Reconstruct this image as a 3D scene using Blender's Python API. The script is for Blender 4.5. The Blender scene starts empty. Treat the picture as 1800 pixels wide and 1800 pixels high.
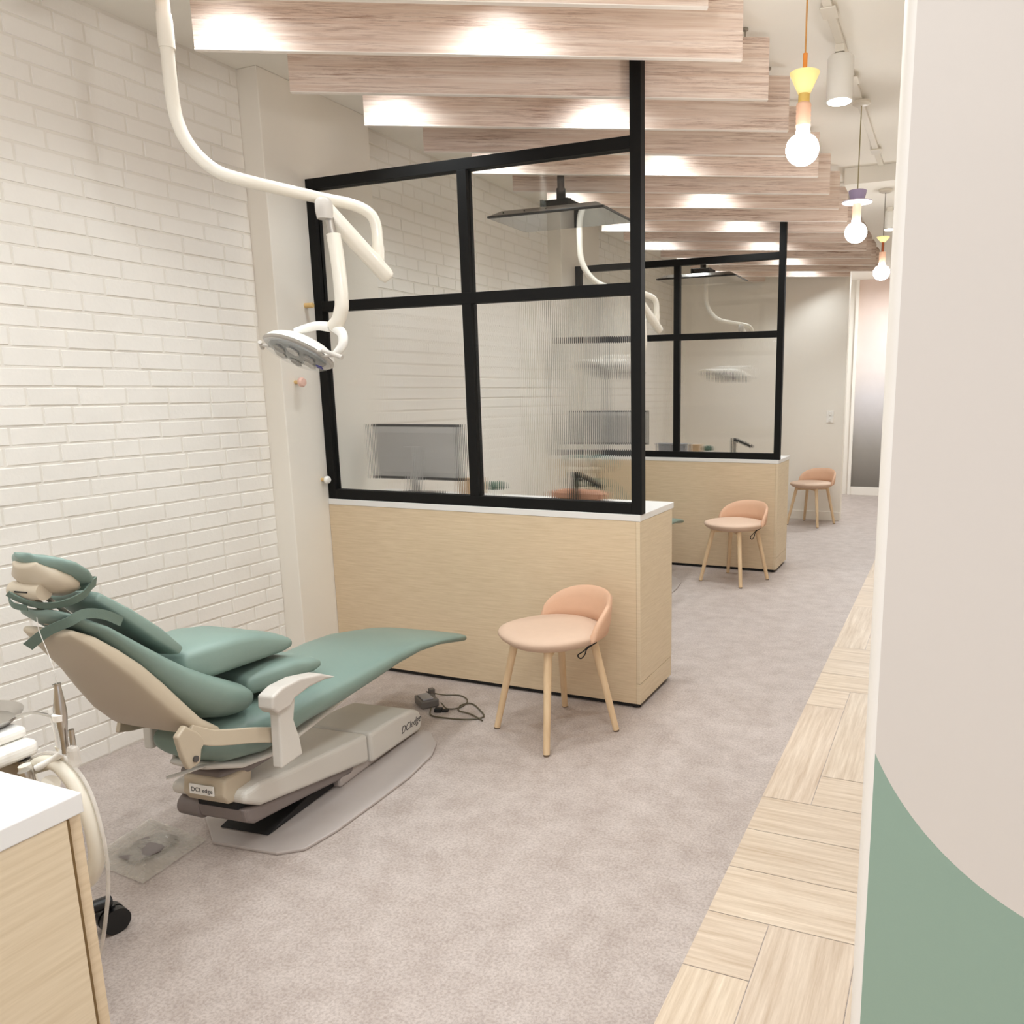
import bpy, bmesh, math, random
from mathutils import Vector, Matrix
random.seed(7)
sc = bpy.context.scene
COL = sc.collection
PI = math.pi

# ------------------------------------------------------------------ materials
def lin(c):
    return tuple(((v/255)/12.92 if v/255 <= .04045 else ((v/255+.055)/1.055)**2.4) for v in c)

def newmat(name):
    m = bpy.data.materials.new(name); m.use_nodes = True
    nt = m.node_tree; b = nt.nodes['Principled BSDF']
    return m, nt, b

def N(nt, kind, **kw):
    n = nt.nodes.new(kind)
    for k, v in kw.items(): setattr(n, k, v)
    return n

def coords(nt, scale=(1, 1, 1), space='Object', rnd=False):
    tc = N(nt, 'ShaderNodeTexCoord'); mp = N(nt, 'ShaderNodeMapping')
    mp.inputs['Scale'].default_value = scale
    nt.links.new(tc.outputs[space], mp.inputs[0])
    if rnd:
        oi = N(nt, 'ShaderNodeObjectInfo'); mu = N(nt, 'ShaderNodeVectorMath', operation='SCALE')
        cb = N(nt, 'ShaderNodeCombineXYZ')
        for i in range(3): nt.links.new(oi.outputs['Random'], cb.inputs[i])
        nt.links.new(cb.outputs[0], mu.inputs[0]); mu.inputs['Scale'].default_value = 37.0
        nt.links.new(mu.outputs[0], mp.inputs['Location'])
    return mp.outputs[0]

def noise(nt, vec, scale, detail=3, rough=.55):
    n = N(nt, 'ShaderNodeTexNoise'); n.inputs['Scale'].default_value = scale
    n.inputs['Detail'].default_value = detail; n.inputs['Roughness'].default_value = rough
    nt.links.new(vec, n.inputs['Vector']); return n.outputs['Fac']

def ramp(nt, fac, stops):
    r = N(nt, 'ShaderNodeValToRGB'); e = r.color_ramp.elements
    while len(e) < len(stops): e.new(.5)
    for i, (p, c) in enumerate(stops): e[i].position = p; e[i].color = (*lin(c), 1)
    nt.links.new(fac, r.inputs[0]); return r.outputs[0]

def mix(nt, fac, a, b, mode='MIX'):
    m = N(nt, 'ShaderNodeMix', data_type='RGBA', blend_type=mode)
    if isinstance(fac, (int, float)): m.inputs[0].default_value = fac
    else: nt.links.new(fac, m.inputs[0])
    for i, v in ((6, a), (7, b)):
        if isinstance(v, tuple): m.inputs[i].default_value = (*v, 1)
        else: nt.links.new(v, m.inputs[i])
    return m.outputs[2]

def bump(nt, b, fac, strength, dist=.002):
    n = N(nt, 'ShaderNodeBump'); n.inputs['Strength'].default_value = strength
    n.inputs['Distance'].default_value = dist
    nt.links.new(fac, n.inputs['Height']); nt.links.new(n.outputs[0], b.inputs['Normal'])

def plain(name, rgb, rough=.5, metal=0, vary=.06, vscale=14, bmp=0, bscale=200, coat=0, spec=.5, emit=None):
    m, nt, b = newmat(name); c = lin(rgb)
    v = coords(nt)
    dk = tuple(x*(1-vary) for x in c); lt = tuple(min(1, x*(1+vary)) for x in c)
    nt.links.new(mix(nt, noise(nt, v, vscale), dk, lt), b.inputs['Base Color'])
    b.inputs['Roughness'].default_value = rough; b.inputs['Metallic'].default_value = metal
    b.inputs['Coat Weight'].default_value = coat; b.inputs['Specular IOR Level'].default_value = spec
    if bmp: bump(nt, b, noise(nt, v, bscale, 4), bmp)
    if emit:
        b.inputs['Emission Color'].default_value = (*lin(emit[0]), 1); b.inputs['Emission Strength'].default_value = emit[1]
    return m

def wood(name, a, b_, scale=(5, 5, 90), rough=.55, dark=None, rnd=False, bm=.15):
    m, nt, b = newmat(name)
    v = coords(nt, scale, rnd=rnd)
    base = mix(nt, ramp(nt, noise(nt, v, 1.0, 5, .65), [(.3, (0, 0, 0)), (.7, (255, 255, 255))]), lin(a), lin(b_))
    if dark:
        v2 = coords(nt, (scale[0]*3.2, scale[1]*3.2, scale[2]*2.4), rnd=rnd)
        v3 = coords(nt, (scale[0]*.9, scale[1]*.9, scale[2]*.22), rnd=rnd)
        k1 = ramp(nt, noise(nt, v2, 1.0, 6, .8), [(.47, (0, 0, 0)), (.62, (255, 255, 255))])
        k2 = ramp(nt, noise(nt, v3, 1.0, 3, .6), [(.36, (40, 40, 40)), (.66, (255, 255, 255))])
        base = mix(nt, mix(nt, 1.0, k1, k2, 'MULTIPLY'), base, lin(dark))
    nt.links.new(base, b.inputs['Base Color']); b.inputs['Roughness'].default_value = rough
    if bm: bump(nt, b, noise(nt, v, 1.5, 4), bm, .0008)
    return m

M = {}
def floor_mat():
    m, nt, b = newmat('mottled_floor'); v = coords(nt)
    big = mix(nt, noise(nt, v, 1.3, 4), lin((176, 162, 153)), lin((191, 179, 173)))
    mid = mix(nt, ramp(nt, noise(nt, v, 9, 6, .7), [(.35, (0, 0, 0)), (.65, (255, 255, 255))]), lin((154, 138, 127)), lin((202, 190, 182)))
    c = mix(nt, .40, big, mid)
    fine = ramp(nt, noise(nt, v, 120, 3, .7), [(.38, (150, 138, 128)), (.58, (255, 255, 255))])
    c = mix(nt, .34, c, fine, 'MULTIPLY')
    fl = ramp(nt, noise(nt, v, 85, 2, .5), [(.64, (0, 0, 0)), (.73, (120, 120, 120))])
    c = mix(nt, fl, c, lin((226, 218, 212)))
    nt.links.new(c, b.inputs['Base Color']); b.inputs['Roughness'].default_value = .5
    bump(nt, b, noise(nt, v, 110, 3), .3, .001); return m
M['floor'] = floor_mat()

def plank_mat():
    m, nt, b = newmat('oak_planks')
    uv = N(nt, 'ShaderNodeUVMap', uv_map='grain'); at = N(nt, 'ShaderNodeAttribute', attribute_name='tone')
    mp = N(nt, 'ShaderNodeMapping'); mp.inputs['Scale'].default_value = (2.5, 45, 1); nt.links.new(uv.outputs[0], mp.inputs[0])
    g = mix(nt, ramp(nt, noise(nt, mp.outputs[0], 1, 6, .7), [(.3, (0, 0, 0)), (.7, (255, 255, 255))]), lin((186, 163, 138)), lin((226, 210, 190)))
    g = mix(nt, .55, g, at.outputs['Color'], 'MULTIPLY')
    nt.links.new(g, b.inputs['Base Color']); b.inputs['Roughness'].default_value = .42
    bump(nt, b, noise(nt, mp.outputs[0], 1.4, 5), .3, .001); return m
M['plank'] = plank_mat()

M['brick'] = plain('white_painted_brick', (238, 233, 225), .55, vary=.02, bmp=.5, bscale=55)
M['mortar'] = plain('painted_mortar', (230, 224, 214), .7, vary=.03, bmp=.5, bscale=160)
M['paint'] = plain('cream_paint', (235, 228, 216), .6, vary=.01, bmp=.05, bscale=300)
M['ceil'] = plain('ceiling_paint', (240, 235, 225), .7, vary=.01)
M['wallw'] = plain('satin_offwhite_paint', (213, 204, 193), .42, vary=.008, bmp=.03, bscale=180)
M['wallg'] = plain('sage_green_paint', (143, 165, 147), .45, vary=.015, bmp=.06, bscale=260)
M['trimw'] = plain('white_trim', (238, 232, 222), .45, vary=.01)
M['lamin'] = wood('pale_oak_laminate', (203, 180, 147), (220, 199, 168), (7, 7, 130))
M['lamin_y'] = wood('pale_oak_end_laminate', (206, 186, 155), (221, 203, 174), (7, 7, 130))
M['ctop'] = plain('white_solid_countertop', (226, 223, 218), .35, vary=.01)
M['gap_shade'] = plain('brown_gap_shade', (112, 86, 48), .6)  # brown for the painted shade in the cabinet door gap
M['black'] = plain('black_metal_frame', (13, 12, 10), .6, vary=.1, bmp=.05, spec=.22)
M['blackp'] = plain('black_plastic', (14, 14, 14), .35, vary=.1)
M['kick'] = plain('dark_plinth', (22, 20, 20), .7)
M['baffle'] = wood('washed_wood_baffle', (214, 187, 168), (242, 228, 216), (1.5, 1.5, 58), .5, (160, 126, 108), True, .05)
M['edgew'] = plain('white_edge_band', (238, 228, 218), .5, vary=.01)
M['steel'] = plain('brushed_steel', (190, 186, 180), .28, 1.0, vary=.05)
M['rod'] = plain('zinc_rod', (160, 155, 145), .45, .7)
M['green'] = plain('sage_vinyl', (120, 140, 130), .40, vary=.04, vscale=5, bmp=.06, bscale=350)
M['green_pad'] = plain('sage_foam_pad', (124, 144, 134), .5, vary=.04, vscale=6, bmp=.06, bscale=300)
M['strap'] = plain('green_strap', (98, 115, 103), .6, vary=.05, bmp=.2, bscale=400)
M['beige'] = plain('beige_shell_plastic', (186, 172, 150), .4, vary=.02, vscale=4)
M['ltgrey'] = plain('warm_grey_cover', (205, 200, 191), .38, vary=.02, vscale=4)
M['armgrey'] = plain('armrest_grey', (196, 189, 180), .4, vary=.02)
M['dkgrey'] = plain('grey_casting', (122, 112, 108), .45, vary=.03)
M['plate'] = plain('grey_base_plate', (172, 162, 156), .3, vary=.03)
M['peach'] = plain('peach_upholstery', (203, 174, 151), .75, vary=.03, vscale=30, bmp=.25, bscale=500)
M['peachin'] = plain('peach_back_upholstery', (212, 170, 140), .7, vary=.03, vscale=30, bmp=.25, bscale=500)
M['beech'] = wood('beech_leg', (209, 178, 139), (224, 196, 158), (40, 40, 4), .45)
M['foot'] = plain('leg_glide', (110, 92, 76), .6)
M['cord'] = plain('black_cord', (18, 17, 16), .6)
M['cream'] = plain('cream_enamel', (228, 221, 207), .3, vary=.01, coat=.3)
M['whitep'] = plain('white_plastic', (238, 235, 228), .32, vary=.01, coat=.2)
M['hose'] = plain('ivory_hose', (214, 206, 190), .45, vary=.03)
M['lens'] = plain('reflector_lens', (120, 120, 114), .15, .7, vary=.5, vscale=14)
M['blue'] = plain('navy_badge', (38, 34, 110), .4)
M['screen'] = plain('glossy_screen', (30, 30, 28), .04, vary=.02, coat=1)
M['tvback'] = plain('tv_housing', (140, 134, 126), .3, .4, vary=.03)
M['monback'] = plain('monitor_silver', (186, 182, 178), .4, .1, vary=.03)
M['bulb'] = plain('lit_bulb', (255, 244, 226), .3, vary=0, emit=((250, 250, 250), 30.0))
M['lamp'] = plain('lit_spot_lens', (255, 250, 240), .3, vary=0, emit=((255, 252, 246), 10.0))
M['orange'] = plain('orange_silicone', (236, 148, 60), .5)
M['ocord'] = plain('tan_orange_cord', (206, 150, 82), .6)
M['yellow'] = plain('yellow_shade', (244, 222, 150), .5)
M['mustard'] = plain('mustard_ring', (228, 192, 104), .5)
M['pinkp'] = plain('peach_socket', (236, 190, 160), .5)
M['olive'] = plain('olive_cord', (158, 146, 104), .6)
M['lilac'] = plain('lilac_shade', (176, 162, 196), .5)
M['lilacw'] = plain('pale_lilac_disc', (226, 220, 232), .5)
M['rust'] = plain('rust_stem', (176, 92, 52), .5)
M['greycord'] = plain('grey_cord', (140, 132, 122), .6)
M['goldpeg'] = wood('light_wood_peg', (206, 168, 104), (224, 190, 130), (30, 30, 30))
M['pinkpeg'] = plain('blush_knob', (228, 188, 172), .5)
M['box'] = plain('kraft_box', (190, 156, 118), .7)
M['brown'] = plain('rust_brown_wicker', (156, 108, 80), .6, vary=.2, vscale=60)
M['plant'] = plain('dark_green_plant', (56, 84, 66), .6, vary=.3, vscale=90)
M['bins'] = plain('frosted_grey_bin', (150, 148, 150), .4)
M['chartgrey'] = plain('charcoal_plastic', (70, 66, 64), .4)
M['ltext'] = plain('dark_lettering', (60, 56, 56), .5)
M['switch'] = plain('switch_white', (236, 232, 224), .4)

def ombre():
    m, nt, b = newmat('height_graded_wall')  # colour graded by height, grey at the foot to pink above
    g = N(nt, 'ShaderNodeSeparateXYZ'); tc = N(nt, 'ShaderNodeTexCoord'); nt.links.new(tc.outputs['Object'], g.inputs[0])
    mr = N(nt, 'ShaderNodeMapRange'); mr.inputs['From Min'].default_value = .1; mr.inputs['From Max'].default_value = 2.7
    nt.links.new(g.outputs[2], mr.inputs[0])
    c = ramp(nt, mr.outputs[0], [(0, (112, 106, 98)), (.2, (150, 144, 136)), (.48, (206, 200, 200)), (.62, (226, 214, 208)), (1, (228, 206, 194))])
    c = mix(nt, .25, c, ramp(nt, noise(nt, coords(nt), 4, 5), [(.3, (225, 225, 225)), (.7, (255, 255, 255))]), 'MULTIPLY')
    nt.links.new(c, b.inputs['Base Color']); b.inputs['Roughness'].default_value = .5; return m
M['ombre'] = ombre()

def clear_glass():
    m = bpy.data.materials.new('clear_pane_glass'); m.use_nodes = True; nt = m.node_tree
    nt.nodes.clear(); o = N(nt, 'ShaderNodeOutputMaterial')
    t = N(nt, 'ShaderNodeBsdfTransparent'); t.inputs[0].default_value = (.97, .975, .965, 1)
    g = N(nt, 'ShaderNodeBsdfGlossy'); g.inputs['Roughness'].default_value = .02
    f = N(nt, 'ShaderNodeFresnel'); f.inputs['IOR'].default_value = 1.35
    mx = N(nt, 'ShaderNodeMixShader'); nt.links.new(f.outputs[0], mx.inputs[0]); nt.links.new(t.outputs[0], mx.inputs[1])
    nt.links.new(g.outputs[0], mx.inputs[2]); nt.links.new(mx.outputs[0], o.inputs[0]); return m
M['glass'] = clear_glass()

def reeded_glass():
    m, nt, b = newmat('reeded_glass')
    b.inputs['Base Color'].default_value = (.985, .985, .97, 1); b.inputs['Transmission Weight'].default_value = 1
    b.inputs['IOR'].default_value = 1.42
    g = mix(nt, noise(nt, coords(nt), 6), (.97, .97, .955), (.985, .985, .97)); nt.links.new(g, b.inputs['Base Color'])
    b.inputs['Roughness'].default_value = 0.0; return m
M['reeded'] = reeded_glass()

def film(name, tint, amt, rough=.15):
    m = bpy.data.materials.new(name); m.use_nodes = True; nt = m.node_tree
    nt.nodes.clear(); o = N(nt, 'ShaderNodeOutputMaterial')
    t = N(nt, 'ShaderNodeBsdfTransparent'); p = N(nt, 'ShaderNodeBsdfPrincipled')
    p.inputs['Base Color'].default_value = (*lin(tint), 1); p.inputs['Roughness'].default_value = rough
    bn = N(nt, 'ShaderNodeBump'); bn.inputs['Strength'].default_value = .6; bn.inputs['Distance'].default_value = .01
    nt.links.new(noise(nt, coords(nt), 25, 3), bn.inputs['Height']); nt.links.new(bn.outputs[0], p.inputs['Normal'])
    mx = N(nt, 'ShaderNodeMixShader'); mx.inputs[0].default_value = amt
    nt.links.new(t.outputs[0], mx.inputs[1]); nt.links.new(p.outputs[0], mx.inputs[2]); nt.links.new(mx.outputs[0], o.inputs[0]); return m
M['film'] = film('clear_plastic_film', (205, 198, 184), .42, .06)
M['guard'] = film('clear_tube', (220, 214, 205), .5, .15)
M['shield'] = film('clear_lamp_shield', (225, 225, 222), .18, .08)

# ------------------------------------------------------------------ mesh helpers
class MB:
    def __init__(s): s.v = []; s.f = []; s.mi = []
    def add(s, vs, fs, mi=0):
        o = len(s.v); s.v += [tuple(v) for v in vs]; s.f += [tuple(i+o for i in f) for f in fs]; s.mi += [mi]*len(fs); return s
    def box(s, x0, x1, y0, y1, z0, z1, mi=0, mat=None):
        vs = [Vector((x, y, z)) for z in (z0, z1) for y in (y0, y1) for x in (x0, x1)]
        if mat: vs = [mat @ v for v in vs]
        return s.add(vs, [(0, 2, 3, 1), (4, 5, 7, 6), (0, 1, 5, 4), (2, 6, 7, 3), (0, 4, 6, 2), (1, 3, 7, 5)], mi)
    def prism(s, pts, a0, a1, axis='x', mi=0):
        n = len(pts)
        def P(p, a): return (a, p[0], p[1]) if axis == 'x' else ((p[0], a, p[1]) if axis == 'y' else (p[0], p[1], a))
        vs = [P(p, a0) for p in pts]+[P(p, a1) for p in pts]
        fs = [tuple(range(n-1, -1, -1)), tuple(range(n, 2*n))]+[(i, (i+1) % n, (i+1) % n+n, i+n) for i in range(n)]
        return s.add(vs, fs, mi)
    def cyl(s, p0, p1, r0, r1=None, n=20, mi=0):
        r1 = r0 if r1 is None else r1
        p0 = Vector(p0); p1 = Vector(p1); d = (p1-p0).normalized()
        a = d.orthogonal().normalized(); b = d.cross(a)
        vs = [p0+(a*math.cos(t)+b*math.sin(t))*r0 for t in [2*PI*i/n for i in range(n)]]
        vs += [p1+(a*math.cos(t)+b*math.sin(t))*r1 for t in [2*PI*i/n for i in range(n)]]
        return s.add(vs, [tuple(range(n-1, -1, -1)), tuple(range(n, 2*n))]+[(i, (i+1) % n, (i+1) % n+n, i+n) for i in range(n)], mi)
    def lathe(s, prof, c=(0, 0, 0), axis=(0, 0, 1), n=32, mi=0):
        d = Vector(axis).normalized(); a = d.orthogonal().normalized(); b = d.cross(a); c = Vector(c)
        vs = []; 
        for r, h in prof:
            for i in range(n):
                t = 2*PI*i/n; vs.append(c+d*h+(a*math.cos(t)+b*math.sin(t))*max(r, 1e-4))
        fs = []
        for k in range(len(prof)-1):
            for i in range(n): fs.append((k*n+i, k*n+(i+1) % n, (k+1)*n+(i+1) % n, (k+1)*n+i))
        fs.append(tuple(range(n-1, -1, -1))); fs.append(tuple(range((len(prof)-1)*n, len(prof)*n)))
        return s.add(vs, fs, mi)
    def tube(s, pts, r, n=12, res=6, mi=0, flat=None, smooth=True):
        P = [Vector(p) for p in pts]
        if smooth and len(P) > 2:
            Q = [P[0]*2-P[1]]+P+[P[-1]*2-P[-2]]; out = []
            for i in range(1, len(Q)-2):
                for k in range(res):
                    t = k/res; a, b, c, d = Q[i-1:i+3]
                    out.append(.5*((2*b)+(c-a)*t+(2*a-5*b+4*c-d)*t*t+(3*b-a-3*c+d)*t**3))
            out.append(P[-1]); P = out
        m = len(P); T = [(P[min(i+1, m-1)]-P[max(i-1, 0)]).normalized() for i in range(m)]
        a = T[0].orthogonal().normalized() if not flat else Vector(flat); vs = []
        for i in range(m):
            a = (a-T[i]*a.dot(T[i])).normalized(); b = T[i].cross(a)
            rr = r(i/(m-1)) if callable(r) else r
            ra, rb = rr if isinstance(rr, tuple) else (rr, rr)
            for j in range(n):
                t = 2*PI*j/n+PI/n; vs.append(P[i]+a*math.cos(t)*ra+b*math.sin(t)*rb)
        fs = [tuple(range(n-1, -1, -1)), tuple(range((m-1)*n, m*n))]
        for i in range(m-1):
            for j in range(n): fs.append((i*n+j, i*n+(j+1) % n, (i+1)*n+(j+1) % n, (i+1)*n+j))
        return s.add(vs, fs, mi)
    def loft(s, secs, mi=0, cap=True):
        n = len(secs[0]); m = len(secs); vs = [p for sec in secs for p in sec]; fs = []
        for i in range(m-1):
            for j in range(n): fs.append((i*n+j, i*n+(j+1) % n, (i+1)*n+(j+1) % n, (i+1)*n+j))
        if cap: fs += [tuple(range(n-1, -1, -1)), tuple(range((m-1)*n, m*n))]
        return s.add(vs, fs, mi)
    def pad(s, st, n=36, er=.02, mi=0):
        """st: (y, z, halfwidth, halfthick, exponent, curl[, x]) stations along a lateral-symmetric slab"""
        C = [Vector((0, q[0], q[1])) for q in st]; m = len(C); secs = []
        def sec(c, tan, q, sw, stt, x0=0):
            nor = Vector((0, -tan.z, tan.y)); w, t, e, cu = q[2:6]; x0 = q[6] if len(q) > 6 else 0
            w = max(w+sw, .002); t2 = max(t*stt, .0005); o = []
            for i in range(n):
                a = 2*PI*i/n; ca, sa = math.cos(a), math.sin(a)
                x = w*math.copysign(abs(ca)**(2/e), ca); h = t2*math.copysign(abs(sa)**(2/e), sa)+cu*(x/w)**2
                o.append(c+Vector((x0+x, 0, 0))+nor*h)
            return o
        T = [(C[min(i+1, m-1)]-C[max(i-1, 0)]).normalized() for i in range(m)]
        for k in (3, 2, 1):
            a = k*PI/2/3.05; secs.append(sec(C[0]-T[0]*er*math.sin(a), T[0], st[0], -er*(1-math.cos(a)), math.cos(a)))
        for i in range(m): secs.append(sec(C[i], T[i], st[i], 0, 1))
        for k in (1, 2, 3):
            a = k*PI/2/3.05; secs.append(sec(C[-1]+T[-1]*er*math.sin(a), T[-1], st[-1], -er*(1-math.cos(a)), math.cos(a)))
        return s.loft(secs, mi)
    def build(s, name, mats, parent=None, smooth=False, bevel=0, segs=2, sub=0, auto=40):
        me = bpy.data.meshes.new(name); me.from_pydata(s.v, [], s.f)
        mats = mats if isinstance(mats, (list, tuple)) else [mats]
        for m in mats: me.materials.append(M[m] if isinstance(m, str) else m)
        me.polygons.foreach_set('material_index', s.mi)
        bm = bmesh.new(); bm.from_mesh(me); bmesh.ops.recalc_face_normals(bm, faces=bm.faces); bm.to_mesh(me); bm.free()
        if smooth:
            me.polygons.foreach_set('use_smooth', [True]*len(me.polygons))
            try: me.set_sharp_from_angle(angle=math.radians(auto))
            except Exception: pass
        me.update()
        o = bpy.data.objects.new(name, me); COL.objects.link(o)
        if parent: o.parent = parent
        if bevel:
            b = o.modifiers.new('bevel', 'BEVEL'); b.width = bevel; b.segments = segs; b.limit_method = 'ANGLE'
            b.angle_limit = math.radians(35); b.harden_normals = False
        if sub:
            b = o.modifiers.new('sub', 'SUBSURF'); b.levels = sub; b.render_levels = sub
        return o

def thing(name, label, cat, loc=(0, 0, 0), rz=0, group=None):
    o = bpy.data.objects.new(name, None); o.empty_display_size = .1; COL.objects.link(o)
    o.location = loc; o.rotation_euler = (0, 0, rz); tag(o, label, cat, group); return o
def tag(o, label, cat, group=None):
    o['label'] = label; o['category'] = cat
    if group: o['group'] = group
    return o
def struct(o):
    o['kind'] = 'structure'; return o
def dup(root, loc=None, rz=None, label=None, group=None, shift=None):
    def cp(o, par):
        c = o.copy(); COL.objects.link(c)
        if par: c.parent = par
        for ch in [x for x in kids.get(o.name, [])]: cp(ch, c)
        return c
    kids = {}
    for o in bpy.data.objects:
        if o.parent: kids.setdefault(o.parent.name, []).append(o)
    r = cp(root, None)
    if loc is not None: r.location = loc
    if shift is not None: r.location = root.location+Vector(shift)
    if rz is not None: r.rotation_euler = (0, 0, rz)
    if label: r['label'] = label
    if group: r['group'] = group
    return r

def text_mesh(txt, name, size, mat, parent, matrix, shear=0):
    cu = bpy.data.curves.new(name+'_c', 'FONT'); cu.body = txt; cu.size = size; cu.extrude = .0004; cu.shear = shear
    to = bpy.data.objects.new(name+'_t', cu); COL.objects.link(to)
    dg = bpy.context.evaluated_depsgraph_get(); me = bpy.data.meshes.new_from_object(to.evaluated_get(dg))
    bpy.data.objects.remove(to); bpy.data.curves.remove(cu)
    me.transform(matrix); me.name = name; me.materials.clear(); me.materials.append(M[mat])
    o = bpy.data.objects.new(name, me); COL.objects.link(o); o.parent = parent; return o

D = 3.065; H = 2.90; PX = .118; HC = .91
# ------------------------------------------------------------------ setting
# floor
struct(MB().box(-.2, 5.2, -6.2, 9.2, -.1, 0).build('floor', 'floor'))
# herringbone strip let into the floor beside the corridor wall
def herringbone():
    w = .235; n = 4; x0 = 2.566; x1 = 3.75; me_v = []; me_f = []; uvs = []; tones = []
    def clip(a0, a1, b0, b1, horiz):
        a0c, a1c = max(a0, x0), min(a1, x1)
        if a1c-a0c < 1e-4: return
        i = len(me_v); g = .0012
        q = [(a0c+g, b0+g), (a1c-g, b0+g), (a1c-g, b1-g), (a0c+g, b1-g)]
        me_v.extend([(x, y, .0012) for x, y in q]); me_f.append((i, i+1, i+2, i+3))
        off = random.random()*50; t = random.uniform(.86, 1.0)
        tones.append((t, t*random.uniform(.97, .99), t*random.uniform(.93, .97), 1))
        uvs.append([((x if horiz else y)+off, (y if horiz else x)+off) for x, y in q])
    oy = -4.6; ox = 2.566-.06
    seen = set()
    for cy in range(0, 58):
        for cx in range(-1, 7):
            t = (cx-cy) % (2*n)
            if t < n: key = ('h', cx-t, cy)
            else: key = ('v', cx, cy-(2*n-1-t))
            if key in seen: continue
            seen.add(key)
            if key[0] == 'h': clip(ox+key[1]*w, ox+(key[1]+n)*w, oy+cy*w, oy+(cy+1)*w, True)
            else: clip(ox+cx*w, ox+(cx+1)*w, oy+key[2]*w, oy+(key[2]+n)*w, False)
    me = bpy.data.meshes.new('floor_wood_strip'); me.from_pydata(me_v, [], me_f)
    me.materials.append(M['plank'])
    me.uv_layers.new(name='grain'); me.color_attributes.new('tone', 'FLOAT_COLOR', 'CORNER')
    ul = me.uv_layers['grain']; ca = me.color_attributes['tone']
    k = 0
    for fi, p in enumerate(me.polygons):
        for j in range(p.loop_total):
            ul.data[k].uv = uvs[fi][j]; ca.data[k].color = tones[fi]; k += 1
    o = bpy.data.objects.new('floor_wood_strip', me); COL.objects.link(o); struct(o)
herringbone()
struct(MB().box(-.2, 5.2, -6.2, 9.2, H, H+.1).build('ceiling', 'ceil'))
struct(MB().box(2.34, 3.9, 2.6, 8.4, 2.795, H-.001).build('ceiling_soffit', 'ceil'))

# brick wall at the left, running in three stretches between plaster piers
def brick_wall(name, y0, y1):
    mb = MB(); cz = .0705; L = .205; j = .0055
    mb.box(-.15, -.0030, y0, y1, 0, H, 1)
    rows = int(H/cz)+1
    for r in range(rows):
        z0 = r*cz+j/2; z1 = min((r+1)*cz-j/2, H)
        if z1-z0 < .01: continue
        off = (r % 2)*L/2+random.uniform(-.02, .02)
        y = y0-off
        while y < y1:
            ln = L+random.uniform(-.012, .012)
            if random.random() < .06: ln *= .55
            a = max(y+j/2, y0); b = min(y+ln-j/2, y1); y += ln
            if b-a < .015: continue
            c = .0035; pr = random.uniform(-.0012, .0014)
            jt = lambda: random.uniform(-.0013, .0013)
            za0, za1, zb0, zb1 = z0+jt(), z1+jt(), z0+jt(), z1+jt()
            v = [(-.006, a, za0), (-.006, b, zb0), (-.006, b, zb1), (-.006, a, za1),
                 (pr+jt()*.6, a+c, za0+c), (pr+jt()*.6, b-c, zb0+c), (pr+jt()*.6, b-c, zb1-c), (pr+jt()*.6, a+c, za1-c)]
            mb.add(v, [(4, 5, 6, 7), (0, 1, 5, 4), (1, 2, 6, 5), (2, 3, 7, 6), (3, 0, 4, 7)], 0)
    struct(mb.build(name, ['brick', 'mortar']))
YP, YQ = -.246, .513
brick_wall('wall_left', -6.0, YP)
brick_wall('wall_left_middle', YQ, YP+D)
brick_wall('wall_left_far', YQ+D, 5.95)
for i in range(2):
    struct(MB().box(-.15, PX, YP+i*D, YQ+i*D, 0, H).build('trim_%d' % (i+1), 'paint', bevel=.004))
struct(MB().box(-.15, 2.0, 5.95, 6.07, 0, H).build('wall_back', 'paint', bevel=.004))
struct(MB().box(PX*0, 2.002, 5.935, 5.95, 0, .10).build('baseboard_back', 'paint', bevel=.003))
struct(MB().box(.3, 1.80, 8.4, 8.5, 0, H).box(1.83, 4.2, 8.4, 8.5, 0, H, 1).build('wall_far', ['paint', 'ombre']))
struct(MB().box(1.795, 1.835, 8.36, 8.4, 0, H).build('trim_3', 'trimw', bevel=.003))
struct(MB().box(1.835, 4.2, 8.375, 8.4, 0, .115).build('baseboard_far', 'trimw', bevel=.003))

# near wall at the right: off-white above a big painted arc, sage green under it, bullnose corner
def right_wall():
    mb = MB(); y = -2.276; x0 = 3.0425; r = .014; cxx, cz, R = 3.409, 1.15, .389
    arc = []
    a0 = PI+.13
    xs = x0+r
    ang0 = math.acos(max(-1, (xs-cxx)/R)); 
    for k in range(33):
        a = -ang0+(ang0-PI/2)*k/32
        arc.append((cxx+R*math.cos(a), cz+R*math.sin(a)))
    arc.append((4.4, cz-R)); 
    n = len(arc)
    top = [(p[0], y, p[1]) for p in arc]; up = [(p[0], y, H) for p in arc]; lo = [(p[0], y, 0) for p in arc]
    o = top+up+lo
    fs = [(i, i+1, n+i+1, n+i) for i in range(n-1)]; mb.add(o, fs, 0)
    mb.add(o, [(2*n+i, 2*n+i+1, i+1, i) for i in range(n-1)], 1)
    # bullnose
    ring = []
    for k in range(9):
        a = -PI/2-PI/2*k/8
        ring.append((x0+r+r*math.cos(a), y+r+r*math.sin(a)))
    vs = [(p[0], p[1], 0) for p in ring]+[(p[0], p[1], H) for p in ring]
    mb.add(vs, [(i, i+1, i+10, i+9) for i in range(8)], 2)
    mb.add([(x0, y+r, 0), (x0, 8.4, 0), (x0, 8.4, H), (x0, y+r, H)], [(0, 1, 2, 3)], 0)
    mb.add([(4.4, y, 0), (4.4, 8.4, 0), (4.4, 8.4, H), (4.4, y, H)], [(0, 1, 2, 3)], 0)
    ob = mb.build('wall_right', ['wallw', 'wallg', 'trimw'], smooth=True, auto=60)
    struct(ob)
right_wall()

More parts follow.
